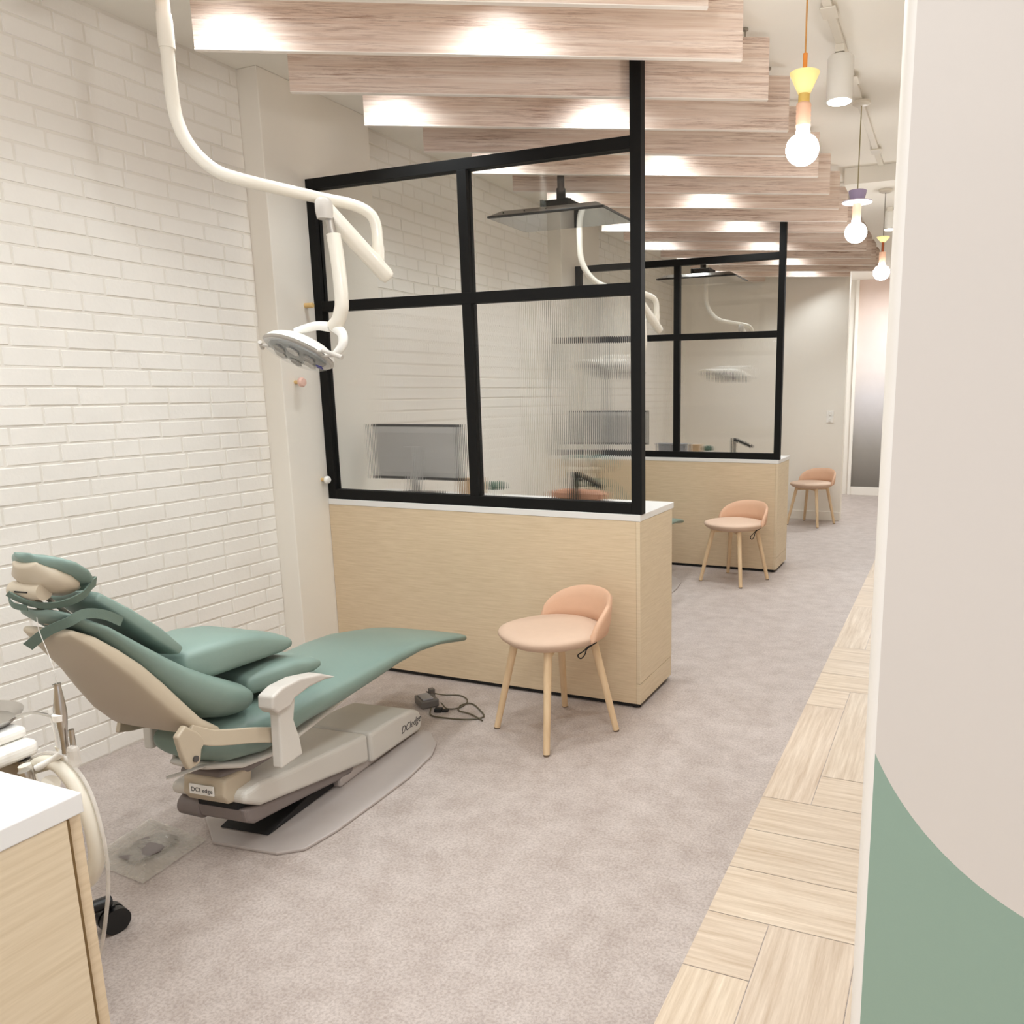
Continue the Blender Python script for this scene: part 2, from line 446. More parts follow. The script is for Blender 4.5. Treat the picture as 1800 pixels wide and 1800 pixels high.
# ------------------------------------------------------------------ ceiling baffles
BY = [-.584+.4445*k for k in range(-2, 17)]
ang = math.atan2(.85, 1.737)
GB = 'slanted wood-look baffles under the ceiling'
ordw = ['second nearest', 'third nearest', 'fourth nearest', 'fifth nearest', 'sixth nearest', 'seventh nearest', 'eighth nearest',
        'ninth nearest', 'tenth nearest', 'eleventh nearest', 'twelfth nearest', 'thirteenth nearest']
def baffle(k, yr):
    Lb = math.hypot(.85, 1.737); x_end = 2.32
    if k == 15: cut = (5.94-yr)/math.sin(ang)      # meets the end wall
    L0 = -Lb; L1 = 0
    if k >= 15:
        L1 = (5.925-yr)/math.sin(ang)
    t = thing('ceiling_baffle', '', 'baffle', (x_end, yr, 2.63), ang, GB)
    MB().box(L0, L1, -.01, .01, .0035, .235).build('panel', 'baffle', t, bevel=.001)
    MB().box(L0, L1, -.011, .011, 0, .0033).build('edge_band', 'edgew', t)
    for xx in (L1-.10, (L0+L1)/2, L0+.12):
        MB().cyl((xx, 0, .23), (xx, 0, .262), .0035, n=8).cyl((xx, 0, .262), (xx, 0, .2695), .013, n=12).build('hanger_rod', 'rod', t)
    return t
names = {0: 'washed wood baffle whose lower edge just grazes the top of the photo',
         1: 'large front washed wood baffle crossing the top, above the near black post',
         2: 'washed wood baffle just behind the big front one, a hanger rod above it',
         3: 'washed wood baffle third in view from the front, right end beside the yellow pendant shade',
         4: 'washed wood baffle fourth in view from the front, right end behind the yellow pendant',
         5: 'washed wood baffle fifth in view, pale right end behind the first glowing pendant bulb',
         6: 'washed wood baffle sixth in view, right end just past the first pendant bulb',
         7: 'washed wood baffle seventh in view from the front, short of the lilac pendant',
         8: 'washed wood baffle eighth in view, right end just left of the lilac pendant shade',
         9: 'washed wood baffle ninth in view, right end behind the tan socket of the lilac pendant',
         10: 'washed wood baffle tenth in view, right end behind the bulb of the lilac pendant',
         11: 'washed wood baffle eleventh in view, dark toned end under the lilac pendant bulb',
         12: 'washed wood baffle twelfth in view, right end framed under the second pendant bulb',
         13: 'washed wood baffle thirteenth in view, right end beside the farthest pendant',
         14: 'washed wood baffle fourth from the far end wall, over the far black frame',
         15: 'washed wood baffle second from the end, butting against the far end wall',
         16: 'shortest washed wood baffle, last one meeting the far end wall'}
for i, yr in enumerate(BY):
    k = i-2
    if k < 0: continue
    t = baffle(k, yr); t['label'] = names[k]

# ------------------------------------------------------------------ counters
def counter(label, y0, x1, lab_top):
    t = thing('cabinet', label, 'cabinet', (0, y0, 0))
    dep = .463; z0 = .022; z1 = HC-.03
    MB().box(PX+.002, x1-.02, .0, .02, z0, z1).build('front_panel', 'lamin', t, bevel=.0012)
    MB().box(PX+.002, x1-.022, .0225, dep-.022, z0, z1-.001).build('carcass', 'lamin', t)
    MB().box(x1-.0195, x1, .0, dep-.0215, z0+.10, z1).box(x1-.0195, x1, 0, dep-.021, z0, z0+.097).build('end_panel', 'lamin_y', t, bevel=.0012)
    n = 3; ww = (x1-PX-.01)/n
    for i in range(n):
        a = PX+.004+i*ww
        d = MB().box(a, a+ww-.0005 if i == n-1 else a+ww-.004, dep-.0170, dep+.001, z0+.1, z1-.002).build('door', 'lamin', t, bevel=.001)
    MB().box(x1-.016, x1-.002, dep-.0212, dep-.0172, z0+.1, z1-.002).build('gap_shade_strip', 'gap_shade', t)  # dark strip standing in for the shade inside the door gap
    MB().box(PX+.01, x1-.015, .012, dep-.05, .004, z0).build('plinth', 'kick', t)
    for xx in (PX+.1, x1-.03):
        MB().cyl((xx, .03, 0), (xx, .03, .006), .02, n=16).build('foot', 'kick', t)
    c = MB().box(PX+.001, x1+.002, -.002, dep+.002, z1+.0005, HC).build('countertop', 'ctop', None, bevel=.002)
    c.location = (0, y0, 0); tag(c, lab_top, 'countertop')
    return t
counter('long pale oak cabinet under the nearest black-framed glass screen', 0, 1.864, 'white countertop under the nearest black-framed glass screen')
counter('pale oak cabinet farther back under the second glass screen', D, 1.864, 'white countertop farther back under the second glass screen')
counter('pale oak cabinet cut off at the lower left corner of the photo', -D-.03, 2.041, 'white countertop cut off at the lower left of the photo')

# ------------------------------------------------------------------ black framed screens
def reeded(x0, x1, z0, z1, yc):
    p = .0095; mb = MB(); n = int((x1-x0)/p); seg = 6; top = []; prof = []
    for i in range(n):
        for s in range(seg):
            u = s/seg; x = x0+(i+u)*(x1-x0)/n; prof.append((x, yc-.0022-.00062*math.sin(PI*u)))
    prof.append((x1, yc-.0022)); m = len(prof)
    vs = [(x, y, z0) for x, y in prof]+[(x, y, z1) for x, y in prof]+[(x0, yc+.0025, z0), (x1, yc+.0025, z0), (x0, yc+.0025, z1), (x1, yc+.0025, z1)]
    fs = [(i, i+1, m+i+1, m+i) for i in range(m-1)]+[(2*m+1, 2*m, 2*m+2, 2*m+3)]
    fs += [(2*m, 0, m, 2*m+2), (m-1, 2*m+1, 2*m+3, 2*m-1), tuple([2*m]+[2*m+1]+list(range(m-1, -1, -1))), tuple([2*m+3, 2*m+2]+list(range(m, 2*m)))]
    return mb.add(vs, fs)
def screen(y0, label):
    t = thing('glass_screen', label, 'glass partition', (0, y0, HC+.0005))
    b = -HC-.0005; xf = 1.870; w = .049; T = 2.475+b; Mz = 1.90+b; ya, yb = .0045, .0535; z0 = 0
    xm0, xm1 = .985, .985+w
    # outer frame
    MB().box(PX+.001, PX+w, ya, yb, 0, T).build('left_stile', 'black', t, bevel=.0012)
    MB().box(xf-w, xf, ya, yb, 0, H+b-.001).build('right_post', 'black', t, bevel=.0012)
    MB().box(PX+w, xf-w, ya, yb, T-w, T).build('top_rail', 'black', t, bevel=.0012)
    MB().box(PX+w, xf-w, ya, yb, 0, w).build('bottom_rail', 'black', t, bevel=.0012)
    MB().box(PX+w, xf-w, ya, yb, Mz-w, Mz).build('middle_rail', 'black', t, bevel=.0012)
    MB().box(xm0, xm1, ya, yb, w, Mz-w).box(xm0, xm1, ya, yb, Mz, T-w).build('mullion', 'black', t, bevel=.0012)
    yc = (ya+yb)/2
    for a, c in ((PX+w, xm0), (xm1, xf-w)):
        MB().box(a, c, yc-.003, yc+.003, Mz, T-w).build('clear_pane', 'glass', t)
        reeded(a, c, w, Mz-w, yc).build('ribbed_pane', 'reeded', t, smooth=True, auto=50)
    return t
screen(0, 'nearest black metal framed screen with clear panes over ribbed glass')
screen(D, 'farther black metal framed screen with ribbed lower glass, near the far stool')

# ------------------------------------------------------------------ stools
def make_stool():
    t = thing('stool', '', 'stool')
    mb = MB(); secs = []; n = 40
    def sec(w, d, z, e=2.3):
        o = []
        for i in range(n):
            a = 2*PI*i/n; ca, sa = math.cos(a), math.sin(a)
            o.append((w*math.copysign(abs(ca)**(2/e), ca), d*math.copysign(abs(sa)**(2/e), sa)-.01, z+.012*(d and (sa*d/.22))**2*0))
        return o
    for w, d, z in ((.05, .05, .405), (.15, .15, .408), (.19, .19, .418), (.213, .212, .434), (.222, .222, .450), (.216, .216, .462), (.19, .19, .470), (.12, .12, .473), (.03, .03, .4735)):
        secs.append(sec(w, d, z))
    mb.loft(secs); mb.build('seat', 'peach', t, smooth=True, auto=80)
    # low wrap-round back, at +y
    sec_l = []; K = 30
    for i in range(K+1):
        q_ = -1+2*i/K; a = math.radians(90+74*q_); hh = .152*max(0, 1-abs(q_)**2.6)**.58
        ring = []
        ro = .232
        for (dr, zz) in ((-.012, 0), (-.016, .35), (-.013, .7), (-.010, .93), (.0, 1.0), (.010, .93), (.013, .7), (.016, .35), (.012, 0), (0, -.12)):
            z = .447+zz*(hh+.006) if zz >= 0 else .438
            rr = ro+dr+.02*max(0, zz)*hh/.135
            sc_ = 1.0
            ring.append((rr*math.cos(a)*.98, rr*math.sin(a)-.012, z))
        sec_l.append(ring)
    MB().loft(sec_l).build('backrest', 'peachin', t, smooth=True, auto=80)
    for k in range(4):
        a = math.radians(52+90*k); fx, fy = .262*math.cos(a), .262*math.sin(a); tx, ty = .165*math.cos(a), .165*math.sin(a)
        l = MB().cyl((tx, ty, .422), (fx, fy, .007), .0175, .0135, 18).build('leg', 'beech', t, smooth=True)
        MB().cyl((fx, fy, 0), (fx, fy, .008), .0125, .013, 16).build('glide', 'foot', l, smooth=True)
    for sx in (-1, 1):
        m = Matrix.Rotation(math.radians(52 if sx > 0 else -38), 4, 'Z')
        MB().box(-.16, .16, -.018, .018, .385, .406, mat=m).build('seat_brace', 'beech', t, bevel=.003)
    a = math.radians(-45); c = Vector((.20*math.cos(a)+.02, .20*math.sin(a)+.03, .40))
    return t
GS = 'peach stools with beech legs beside the cabinets'
def loop(t, big):
    a = math.radians(36); p = Vector((.19*math.cos(a), .19*math.sin(a), .40)); e = Vector((-.515, -.857, 0))
    L = .07 if not big else .09
    pts = [p+Vector((.01, 0, .018)), p+e*.02+Vector((0, 0, .008)), p+e*.05+Vector((0, 0, -.02)), p+e*.075+Vector((0, 0, -L*.55)), p+e*.062+Vector((0, 0, -L*.75)), p+e*.045+Vector((0, 0, -L*.5)), p+e*.035+Vector((0, 0, -.01)), p+Vector((.0, 0, .014))]
    MB().tube(pts, .0028, 8).build('tag_loop', 'cord', t, smooth=True)
s1 = make_stool()
s2 = dup(s1, (1.618, 2.69, 0), math.radians(63-90), 'peach stool in the middle distance, before the second oak cabinet', GS)
s3 = dup(s1, (1.735, 5.60, 0), math.radians(63-90), 'small peach stool farthest back, against the cream end wall', GS)
s1.location = (1.603, -.348, 0); s1.rotation_euler = (0, 0, math.radians(56-90)); s1['label'] = 'nearest peach stool with round seat beside the front oak cabinet'; s1['group'] = GS
loop(s1, 0); loop(s2, 1)

# ------------------------------------------------------------------ dental chair
def make_chair(label):
    t = thing('dental_chair', label, 'dental chair', (.985, -1.2, 0), A3)
    B = lambda: MB()
    # base
    out = [(-.055, -.376), (.19, -.372), (.262, -.325), (.292, -.20), (.312, .03), (.323, .21), (.31, .40), (.275, .50), (.20, .59), (.06, .63), (-.12, .60), (-.22, .52), (-.27, .40), (-.29, .20), (-.285, .0), (-.262, -.13), (-.212, -.245)]
    B().prism(out, 0, .012, 'z').build('base_plate', 'plate', t, bevel=.004)
    B().prism([(.225, .030), (.59, .016), (.612, .06), (.588, .108), (.53, .135), (.40, .150), (.225, .157)], -.15, .15).build('pump_cover', 'ltgrey', t, bevel=.018, segs=4)
    B().prism([(.05, .012), (.58, .012), (.575, .04), (.05, .06)], -.13, .13).build('base_casting', 'plate', t, bevel=.01)
    B().prism([(-.435, .205), (-.36, .160), (-.14, .114), (.218, .042), (.218, .158), (0, .187), (-.22, .217), (-.36, .241), (-.425, .238)], -.145, .145).build('lift_arm_cover', 'ltgrey', t, bevel=.02, segs=4)
    B().prism([(-.425, .178), (-.415, .128), (-.38, .106), (-.1, .066), (.12, .030), (.15, .06), (-.1, .11), (-.35, .157)], -.055, .130).build('lift_arm', 'dkgrey', t, bevel=.012, segs=3)
    B().box(-.045, .11, -.425, -.34, .172, .20).build('pivot_gap', 'kick', t, bevel=.004)
    B().cyl((-.140, -.385, .146), (-.050, -.385, .142), .036, n=28).build('lift_motor', 'dkgrey', t, smooth=True, bevel=.006)
    B().prism([(-.30, .014), (.05, .014), (.1, .04), (-.1, .05)], -.10, .10).build('lower_link', 'kick', t, bevel=.004)
    hb = B().prism([(-.47, .235), (-.45, .205), (-.36, .19), (-.34, .29), (-.46, .29)], -.055, .105).build('swivel_housing', 'beige', t, bevel=.01, segs=3)
    B().box(-.022, .07, -.4735, -.469, .238, .270).build('name_plate', 'whitep', hb, bevel=.001)
    text_mesh('DCI edge', 'name_plate_text', .021, 'ltext', hb, Matrix.Translation((-.015, -.4738, .247)) @ Matrix.Rotation(PI/2, 4, 'X'))
    text_mesh('DCIedge', 'logo_text', .043, 'ltext', t, Matrix.Translation((.1505, .435, .062)) @ Matrix.Rotation(PI/2, 4, 'Z') @ Matrix.Rotation(PI/2, 4, 'X'), .35)
    # seat and leg rest in one upholstered slab
    B().pad([(-.50, .425, .10, .046, 2.4, 0), (-.44, .410, .155, .072, 2.6, 0), (-.34, .403, .19, .083, 2.8, .0), (-.18, .415, .207, .062, 2.8, .0), (.0, .417, .218, .062, 2.8, 0), (.18, .424, .226, .055, 2.8, 0), (.34, .430, .23, .045, 2.7, 0), (.50, .424, .232, .036, 2.6, 0), (.66, .400, .233, .026, 2.5, 0), (.79, .372, .234, .024, 3.2, 0), (.88, .350, .232, .021, 3.6, 0)], er=.018).build('seat_cushion', 'green', t, smooth=True, auto=80)
    B().pad([(-.47, .338, .08, .014, 3, 0), (-.41, .322, .14, .016, 3, 0), (-.30, .317, .17, .016, 3, 0), (0, .345, .16, .018, 3, 0), (.32, .375, .13, .012, 3, 0)], er=.02).build('seat_pan', 'ltgrey', t, smooth=True, auto=80)
    B().pad([(-.43, .288, .085, .022, 3, 0), (-.36, .284, .11, .022, 3, 0), (-.26, .284, .11, .022, 3, 0)], er=.02).build('seat_mount', 'dkgrey', t, smooth=True, auto=80)
    # back: upholstery with wings, hard shell behind it
    B().pad([(-.838, .898, .088, .014, 2.3, .006), (-.785, .857, .108, .017, 2.4, .008), (-.712, .779, .126, .028, 2.5, .010), (-.655, .716, .141, .041, 2.5, .010), (-.598, .656, .153, .054, 2.5, .010), (-.53, .598, .162, .064, 2.5, .012), (-.465, .557, .168, .066, 2.5, .012), (-.405, .528, .170, .060, 2.4, .012)], er=.055).build('back_cushion', 'green', t, smooth=True, auto=80)
    B().pad([(-.855, .868, .080, .012, 4, .003), (-.822, .838, .098, .019, 4.4, .004), (-.775, .786, .112, .025, 4.6, .004), (-.73, .732, .126, .028, 4.6, .004), (-.685, .665, .140, .031, 4.6, .004), (-.635, .590, .153, .031, 4.4, .004), (-.585, .527, .162, .026, 4, .004), (-.53, .487, .168, .018, 3.6, .004)], er=.01).build('back_shell', 'beige', t, smooth=True, auto=60)
    for s in (-1, 1):
        if s > 0:
            B().prism([(-.672, .530), (-.64, .552), (-.60, .515), (-.575, .480), (-.594, .46), (-.603, .425), (-.643, .420), (-.660, .465)], .150, .170).build('hinge_bracket', 'beige', t, bevel=.006, segs=3)
            B().cyl((.168, -.622, .445), (.176, -.622, .445), .009, n=16).build('hinge_pin', 'chartgrey', t)
        B().tube(([(s*.155, -.62, .520)] if s > 0 else [])+[(s*.168, -.56, .482), (s*.186, -.50, .460), (s*.205, -.44, .442), (s*.228, -.36, .412)], (.033, .009), 4, 6, flat=(0, .35, 1)).build('side_arm', 'beige', t, bevel=.003)
        B().prism([(-.412, .54), (-.392, .49), (-.396, .40), (-.40, .322), (-.300, .326), (-.308, .385), (-.328, .455), (-.312, .52)], min(s*.232, s*.268), max(s*.232, s*.268)).build('armrest_bracket', 'ltgrey', t, bevel=.007, segs=3)
        B().prism([(-.430, .528), (-.426, .566), (-.38, .580), (-.30, .580), (-.20, .560), (-.12, .521), (-.18, .533), (-.26, .536), (-.33, .526), (-.352, .508), (-.41, .505)], min(s*.224, s*.282), max(s*.224, s*.282)).build('armrest_pad', 'armgrey', t, bevel=.010, segs=3)
    # head rest
    hy, hz, ha = -.852, 1.028, math.radians(-40)
    def hst(d, w, tt, e, cu, h=0):
        return (hy+d*math.cos(ha)-h*math.sin(ha)*-1, hz+d*math.sin(ha)+h*math.cos(ha), w, tt, e, cu, .022)
    B().pad([hst(-.066, .030, .010, 2.1, .004), hst(-.056, .056, .014, 2.1, .008), hst(-.038, .080, .018, 2.1, .012), hst(-.01, .094, .021, 2.1, .016), hst(.03, .092, .021, 2.1, .016), hst(.062, .076, .018, 2.1, .012), hst(.082, .052, .013, 2.1, .008), hst(.090, .030, .010, 2.1, .004)], er=.014).build('headrest_cushion', 'green', t, smooth=True, auto=80)
    def hsb(d, w, tt, h):
        return (hy+d*math.cos(ha)+h*math.sin(ha), hz+d*math.sin(ha)+h*math.cos(ha)*-1+.0, w, tt, 2.4, .006, .022)
    B().pad([hsb(-.055, .040, .012, .018), hsb(-.03, .066, .024, .024), hsb(.01, .078, .030, .026), hsb(.045, .068, .024, .022), hsb(.065, .045, .012, .016)], er=.008).build('headrest_shell', 'beige', t, smooth=True, auto=80)
    hk = B().cyl((-.04, -.892, .985), (.055, -.892, .985), .021, n=24).build('headrest_hinge', 'beige', t, smooth=True)
    B().box(-.012, .028, -.915, -.911, .985, .988).build('slot', 'kick', hk)
    B().tube([(-.012, -.885, .975), (-.010, -.865, .945), (.0, -.835, .905), (.0, -.80, .865)], (.022, .008), 4, 5, flat=(1, 0, 0), smooth=False).build('headrest_stem', 'beige', t, bevel=.002)
    B().tube([(.030, -.885, .985), (.034, -.86, .95), (.036, -.825, .91)], (.010, .006), 4, 5, flat=(1, 0, 0), smooth=False).build('headrest_lock', 'steel', t, bevel=.002)
    B().box(-.028, .05, -.845, -.80, .882, .905).build('stem_guide', 'beige', t, bevel=.004)
    B().tube([(.07, -.44, .345), (.055, -.49, .345), (.03, -.535, .342), (.0, -.57, .338)], (.011, .004), 8, flat=(1, 0, 0)).build('release_lever', 'armgrey', t, smooth=True)
    return t
A3 = math.radians(5.6)
chair = make_chair('sage green dental chair with beige shell in the nearest bay')
chair2 = dup(chair, shift=(-.02, D+.15, 0), label='second dental chair, only its green foot tip shows past the front cabinet', group=None)
chair2.location.x += .03
for c in chair2.children:
    if c.name.startswith(('seat_cushion', 'seat_pan')): c.rotation_euler = (math.radians(4), 0, 0)

# loose foam pads lying on the chair (separate from it)
def on_chair(name, label, cat):
    return thing(name, label, cat, (.985, -1.2, 0), A3)
tp = on_chair('back_pad', 'narrow green foam back pad strapped along the reclined chair back', 'cushion')
MB().pad([(-.772, .942, .082, .016, 4.5, .0), (-.70, .878, .092, .021, 4.5, .0), (-.62, .800, .098, .024, 4.5, .0), (-.56, .738, .098, .018, 4.5, 0)], er=.008).build('pad', 'green_pad', tp, smooth=True, auto=50)
MB().tube([(-.01, -.745, .968), (.05, -.752, .980), (.082, -.79, .980), (.098, -.828, .965), (.082, -.858, .952), (.05, -.878, .947), (.02, -.897, .953), (-.005, -.912, .968), (-.02, -.925, .985)], (.0165, .0022), 4, 8, flat=(0, .3, 1)).build('strap', 'strap', tp, smooth=True, auto=30)
MB().tube([(-.06, -.885, .99), (-.045, -.905, .968), (-.02, -.915, .952), (.01, -.905, .945)], (.012, .0018), 4, 8, flat=(0, .3, 1)).build('strap_end', 'strap', tp, smooth=True, auto=30)
MB().tube([(.100, -.735, .870), (.103, -.785, .903), (.100, -.835, .918), (.085, -.865, .905), (.03, -.882, .880), (-.035, -.885, .838)], (.0175, .0022), 4, 8, flat=(0, .5, 1)).build('strap', 'strap', tp, smooth=True, auto=30)
mp_ = on_chair('seat_pad', 'lower green wedge pad lying on the chair seat', 'cushion')
MB().pad([(-.31, .542, .11, .040, 3.5, 0), (-.23, .545, .145, .046, 3.6, 0), (-.15, .544, .15, .042, 3.6, 0), (-.08, .530, .148, .032, 3.2, 0), (-.045, .524, .144, .034, 3.0, 0), (-.022, .520, .138, .028, 2.8, 0)], er=.018).build('pad', 'green_pad', mp_, smooth=True, auto=60)
sp = on_chair('knee_pad', 'thick green bolster pad, topmost of the stack on the chair seat', 'cushion')
MB().pad([(-.52, .672, .11, .052, 4.5, 0, -.02), (-.46, .672, .135, .058, 4.5, 0, -.02), (-.36, .668, .14, .060, 4.2, 0, -.02), (-.27, .656, .14, .054, 4, 0, -.02), (-.20, .640, .138, .042, 3.6, 0, -.02), (-.155, .630, .136, .038, 3.0, 0, -.02), (-.125, .624, .130, .030, 2.8, 0, -.02)], er=.020).build('pad', 'green_pad', sp, smooth=True, auto=50)

# ------------------------------------------------------------------ operatory light on a ceiling pole
def make_light(label):
    t = thing('operatory_light', label, 'dental light', (0, 0, 0), 0, 'ceiling-mounted dental lights')
    MB().lathe([(.075, H-.035), (.08, H-.02), (.08, H-.001)], (.75, -1.25, 0)).build('ceiling_flange', 'cream', t, smooth=True)
    pole = [(.75, -1.25, H-.03), (.75, -1.25, 2.6), (.75, -1.25, 2.38), (.765, -1.247, 2.29), (.80, -1.235, 2.22), (.85, -1.205, 2.165), (.905, -1.165, 2.14), (.965, -1.01, 2.13), (.992, -.87, 2.13), (1.045, -.79, 2.122), (1.085, -.745, 2.10), (1.10, -.725, 2.06), (1.10, -.72, 1.975)]
    MB().tube(pole, .0205, 18, 6).build('pole', 'cream', t, smooth=True)
    MB().lathe([(.024, 2.52), (.024, 2.6), (.0222, 2.62)], (.75, -1.25, 0)).build('pole_sleeve', 'cream', t, smooth=True)
    MB().cyl((1.10, -.72, 1.985), (1.10, -.72, 1.93), .024, .020, 20).build('knuckle', 'cream', t, smooth=True)
    a = Vector((1.115, -.705, 1.885)); b = Vector((1.02, -.905, 2.095)); d = (b-a).normalized()
    MB().tube([a-d*.02, a, b], lambda u: (.032, .026) if u > .02 else (.026, .02), 8, smooth=False).build('spring_arm', 'cream', t, bevel=.006, smooth=True)
    MB().lathe([(.026, 2.05), (.030, 2.075), (.030, 2.105), (.022, 2.118)], (1.032, -.915, 0)).build('arm_cap', 'armgrey', t, smooth=True)
    MB().cyl((1.040, -.90, 2.055), (1.052, -.90, 1.985), .015, n=16).build('swivel_neck', 'steel', t, smooth=True)
    MB().tube([(1.052, -.90, 2.0), (1.062, -.90, 1.92), (1.068, -.90, 1.83), (1.068, -.90, 1.765), (1.060, -.90, 1.735), (1.045, -.90, 1.705), (1.02, -.90, 1.685)], .0245, 18, 5).build('drop_tube', 'cream', t, smooth=True)
    MB().tube([(1.01, -.90, 1.685), (.95, -.91, 1.69), (.87, -.925, 1.672)], lambda u: .018-.004*u, 14, 4).tube([(1.02, -.90, 1.69), (1.06, -.90, 1.66), (1.062, -.905, 1.62), (1.035, -.91, 1.59)], lambda u: .02-.006*u, 14, 5).build('yoke', 'whitep', t, smooth=True)
    # head: shallow curved shield with clear front
    c = Vector((.872, -.925, 1.600)); ux = Vector((.93, .03, -.245)).normalized(); nz = Vector((-.15, -.60, -.78)); nz = (nz-ux*nz.dot(ux)).normalized(); vy = nz.cross(ux)
    def dome(a_, b_, dep, off, n=36, rings=8, sgn=1, wave=0):
        secs = []
        for r in range(rings+1):
            q = r/rings*PI/2; rr = math.cos(q); hh = dep*math.sin(q)*sgn
            secs.append([c+ux*(a_*rr*math.cos(2*PI*i/n))+vy*(b_*rr*math.sin(2*PI*i/n)*(1-.12*math.cos(2*PI*i/n)**2))+nz*(off+hh) for i in range(n)] if rr > .02 else
                        [c+ux*(a_*.02*math.cos(2*PI*i/n))+vy*(b_*.02*math.sin(2*PI*i/n))+nz*(off+hh) for i in range(n)])
        return secs
    MB().loft(dome(.155, .085, .055, -.005, sgn=-1)).build('lamp_housing', 'whitep', t, smooth=True, auto=80)
    MB().loft(dome(.158, .09, .006, .0)).build('front_rim', 'armgrey', t, smooth=True, auto=50)
    lens = MB(); n = 5
    lens.loft(dome(.130, .066, .018, .007)).build('lens', 'lens', t, smooth=True, auto=80)
    MB().loft([[p+nz*.004 for p in s_] for s_ in dome(.150, .082, .030, .006)]).build('clear_shield', 'shield', t, smooth=True, auto=80)
    for q in range(6):
        a_ = 2*PI*q/6+.3; p = c+ux*(.075*math.cos(a_))+vy*(.038*math.sin(a_))+nz*.022
        MB().lathe([(.004, -.006), (.022, -.001), (.026, .004), (.020, .006), (.003, .002)], p, nz, 6).build('reflector', 'steel' if q % 2 else 'tvback', t)
    for (p, q, r_) in ((c+ux*.150+vy*.066, c+ux*.232+vy*.056, .0075), (c-ux*.188-vy*.012, c-ux*.202-vy*.052, .0075)):
        MB().cyl(p, q, r_, r_*1.1, 14).build('handle', 'armgrey', t, smooth=True)
    MB().cyl(c+ux*.12+vy*.05, c+ux*.17+vy*.063, .005, n=10).build('handle_stem', 'armgrey', t, smooth=True)
    MB().cyl(c+ux*.12+vy*.02, c+ux*.21+vy*.057, .005, n=10).build('handle_stem', 'armgrey', t, smooth=True)
    MB().cyl(c-ux*.145-vy*.02, c-ux*.195-vy*.032, .006, n=10).build('handle_stem', 'armgrey', t, smooth=True)
    e = c+ux*.122+vy*.0+nz*.034
    mt = Matrix([[ux.x, vy.x, nz.x, e.x], [ux.y, vy.y, nz.y, e.y], [ux.z, vy.z, nz.z, e.z], [0, 0, 0, 1]])
    MB().box(-.012, .012, -.008, .008, -.001, .003, mat=mt).build('badge', 'blue', t, bevel=.001)
    return t
ol = make_light('white dental light on a bent ceiling arm over the nearest green chair')
dup(ol, shift=(0, D, 0), label='second bay dental light arm, seen through the nearest glass screen')
dup(ol, shift=(0, 2*D-.1, 0), label='farthest dental light arm, seen through the second glass screen')

# ------------------------------------------------------------------ ceiling hung TVs
def make_tv(label):
    t = thing('ceiling_tv', label, 'television', (0, 0, 0), 0, 'televisions hung flat under the ceiling')
    x0, x1, y0, y1, z = .50, 1.25, 1.06, 1.53, 2.455
    MB().box(x0, x1, y0, y1, z, z+.012).build('bezel', 'blackp', t, bevel=.003)
    MB().box(x0+.008, x1-.008, y0+.008, y1-.01, z-.0015, z+.001).build('screen', 'screen', t)
    vs = [(x0+.004, y0+.004, z+.012), (x1-.004, y0+.004, z+.012), (x1-.004, y1-.004, z+.012), (x0+.004, y1-.004, z+.012),
          (x0+.07, y0+.05, z+.045), (x1-.07, y0+.05, z+.045), (x1-.07, y1-.06, z+.045), (x0+.07, y1-.06, z+.045)]
    MB().add(vs, [(0, 1, 5, 4), (1, 2, 6, 5), (2, 3, 7, 6), (3, 0, 4, 7), (4, 5, 6, 7), (3, 2, 1, 0)]).build('housing', 'tvback', t, bevel=.006)
    MB().box(.80, .98, y0+.14, y0+.155, z+.045, z+.10).box(.80, .82, y0+.1, y0+.3, z+.045, z+.095).box(.96, .98, y0+.1, y0+.3, z+.045, z+.095).build('bracket', 'black', t, bevel=.003)
    MB().cyl((.89, y0+.2, z+.046), (.89, y0+.2, H-.001), .021, n=18).cyl((.89, y0+.2, z+.046), (.89, y0+.2, z+.17), .027, n=18).build('ceiling_pole', 'black', t, smooth=True)
    for xx in (.60, .74, .88):
        MB().cyl((xx, y0+.022, z+.026), (xx, y0+.018, z+.0265), .004, n=10).build('screw', 'blackp', t)
    return t
tv = make_tv('flat black television hung face down, seen through the nearest screen')
dup(tv, shift=(.0, D-.12, 0), label='smaller looking television hung face down beyond the second screen')

# ------------------------------------------------------------------ things on the counters
def make_monitor(label, y0):
    t = thing('monitor', label, 'monitor', (.46, y0, HC+.0005), math.radians(2), 'monitors standing on the white countertops')
    b = -HC
    MB().box(-.285, .285, 0, .02, .078, .375).build('panel', 'blackp', t, bevel=.006)
    MB().prism([(.0, .09), (-.014, .12), (-.018, .2), (-.014, .33), (0, .365)], -.275, .275).build('back_housing', 'monback', t, bevel=.008)
    MB().box(-.03, .03, -.038, -.016, .015, .26).build('stand_neck', 'monback', t, bevel=.006)
    MB().box(-.11, .11, -.09, .07, 0, .012).build('stand_base', 'chartgrey', t, bevel=.005)
    MB().tube([(.0, -.038, .05), (.02, -.07, .03), (.09, -.075, .015), (.18, -.06, .008), (.24, -.03, .006)], .004, 8).build('cable', 'cord', t, smooth=True)
    return t
mo = make_monitor('silver backed monitor blurred behind the ribbed glass of the nearest screen', .31)
dup(mo, (.36, D+.31, HC+.0005), math.radians(2), 'second monitor, edge showing behind ribbed glass of the far screen')

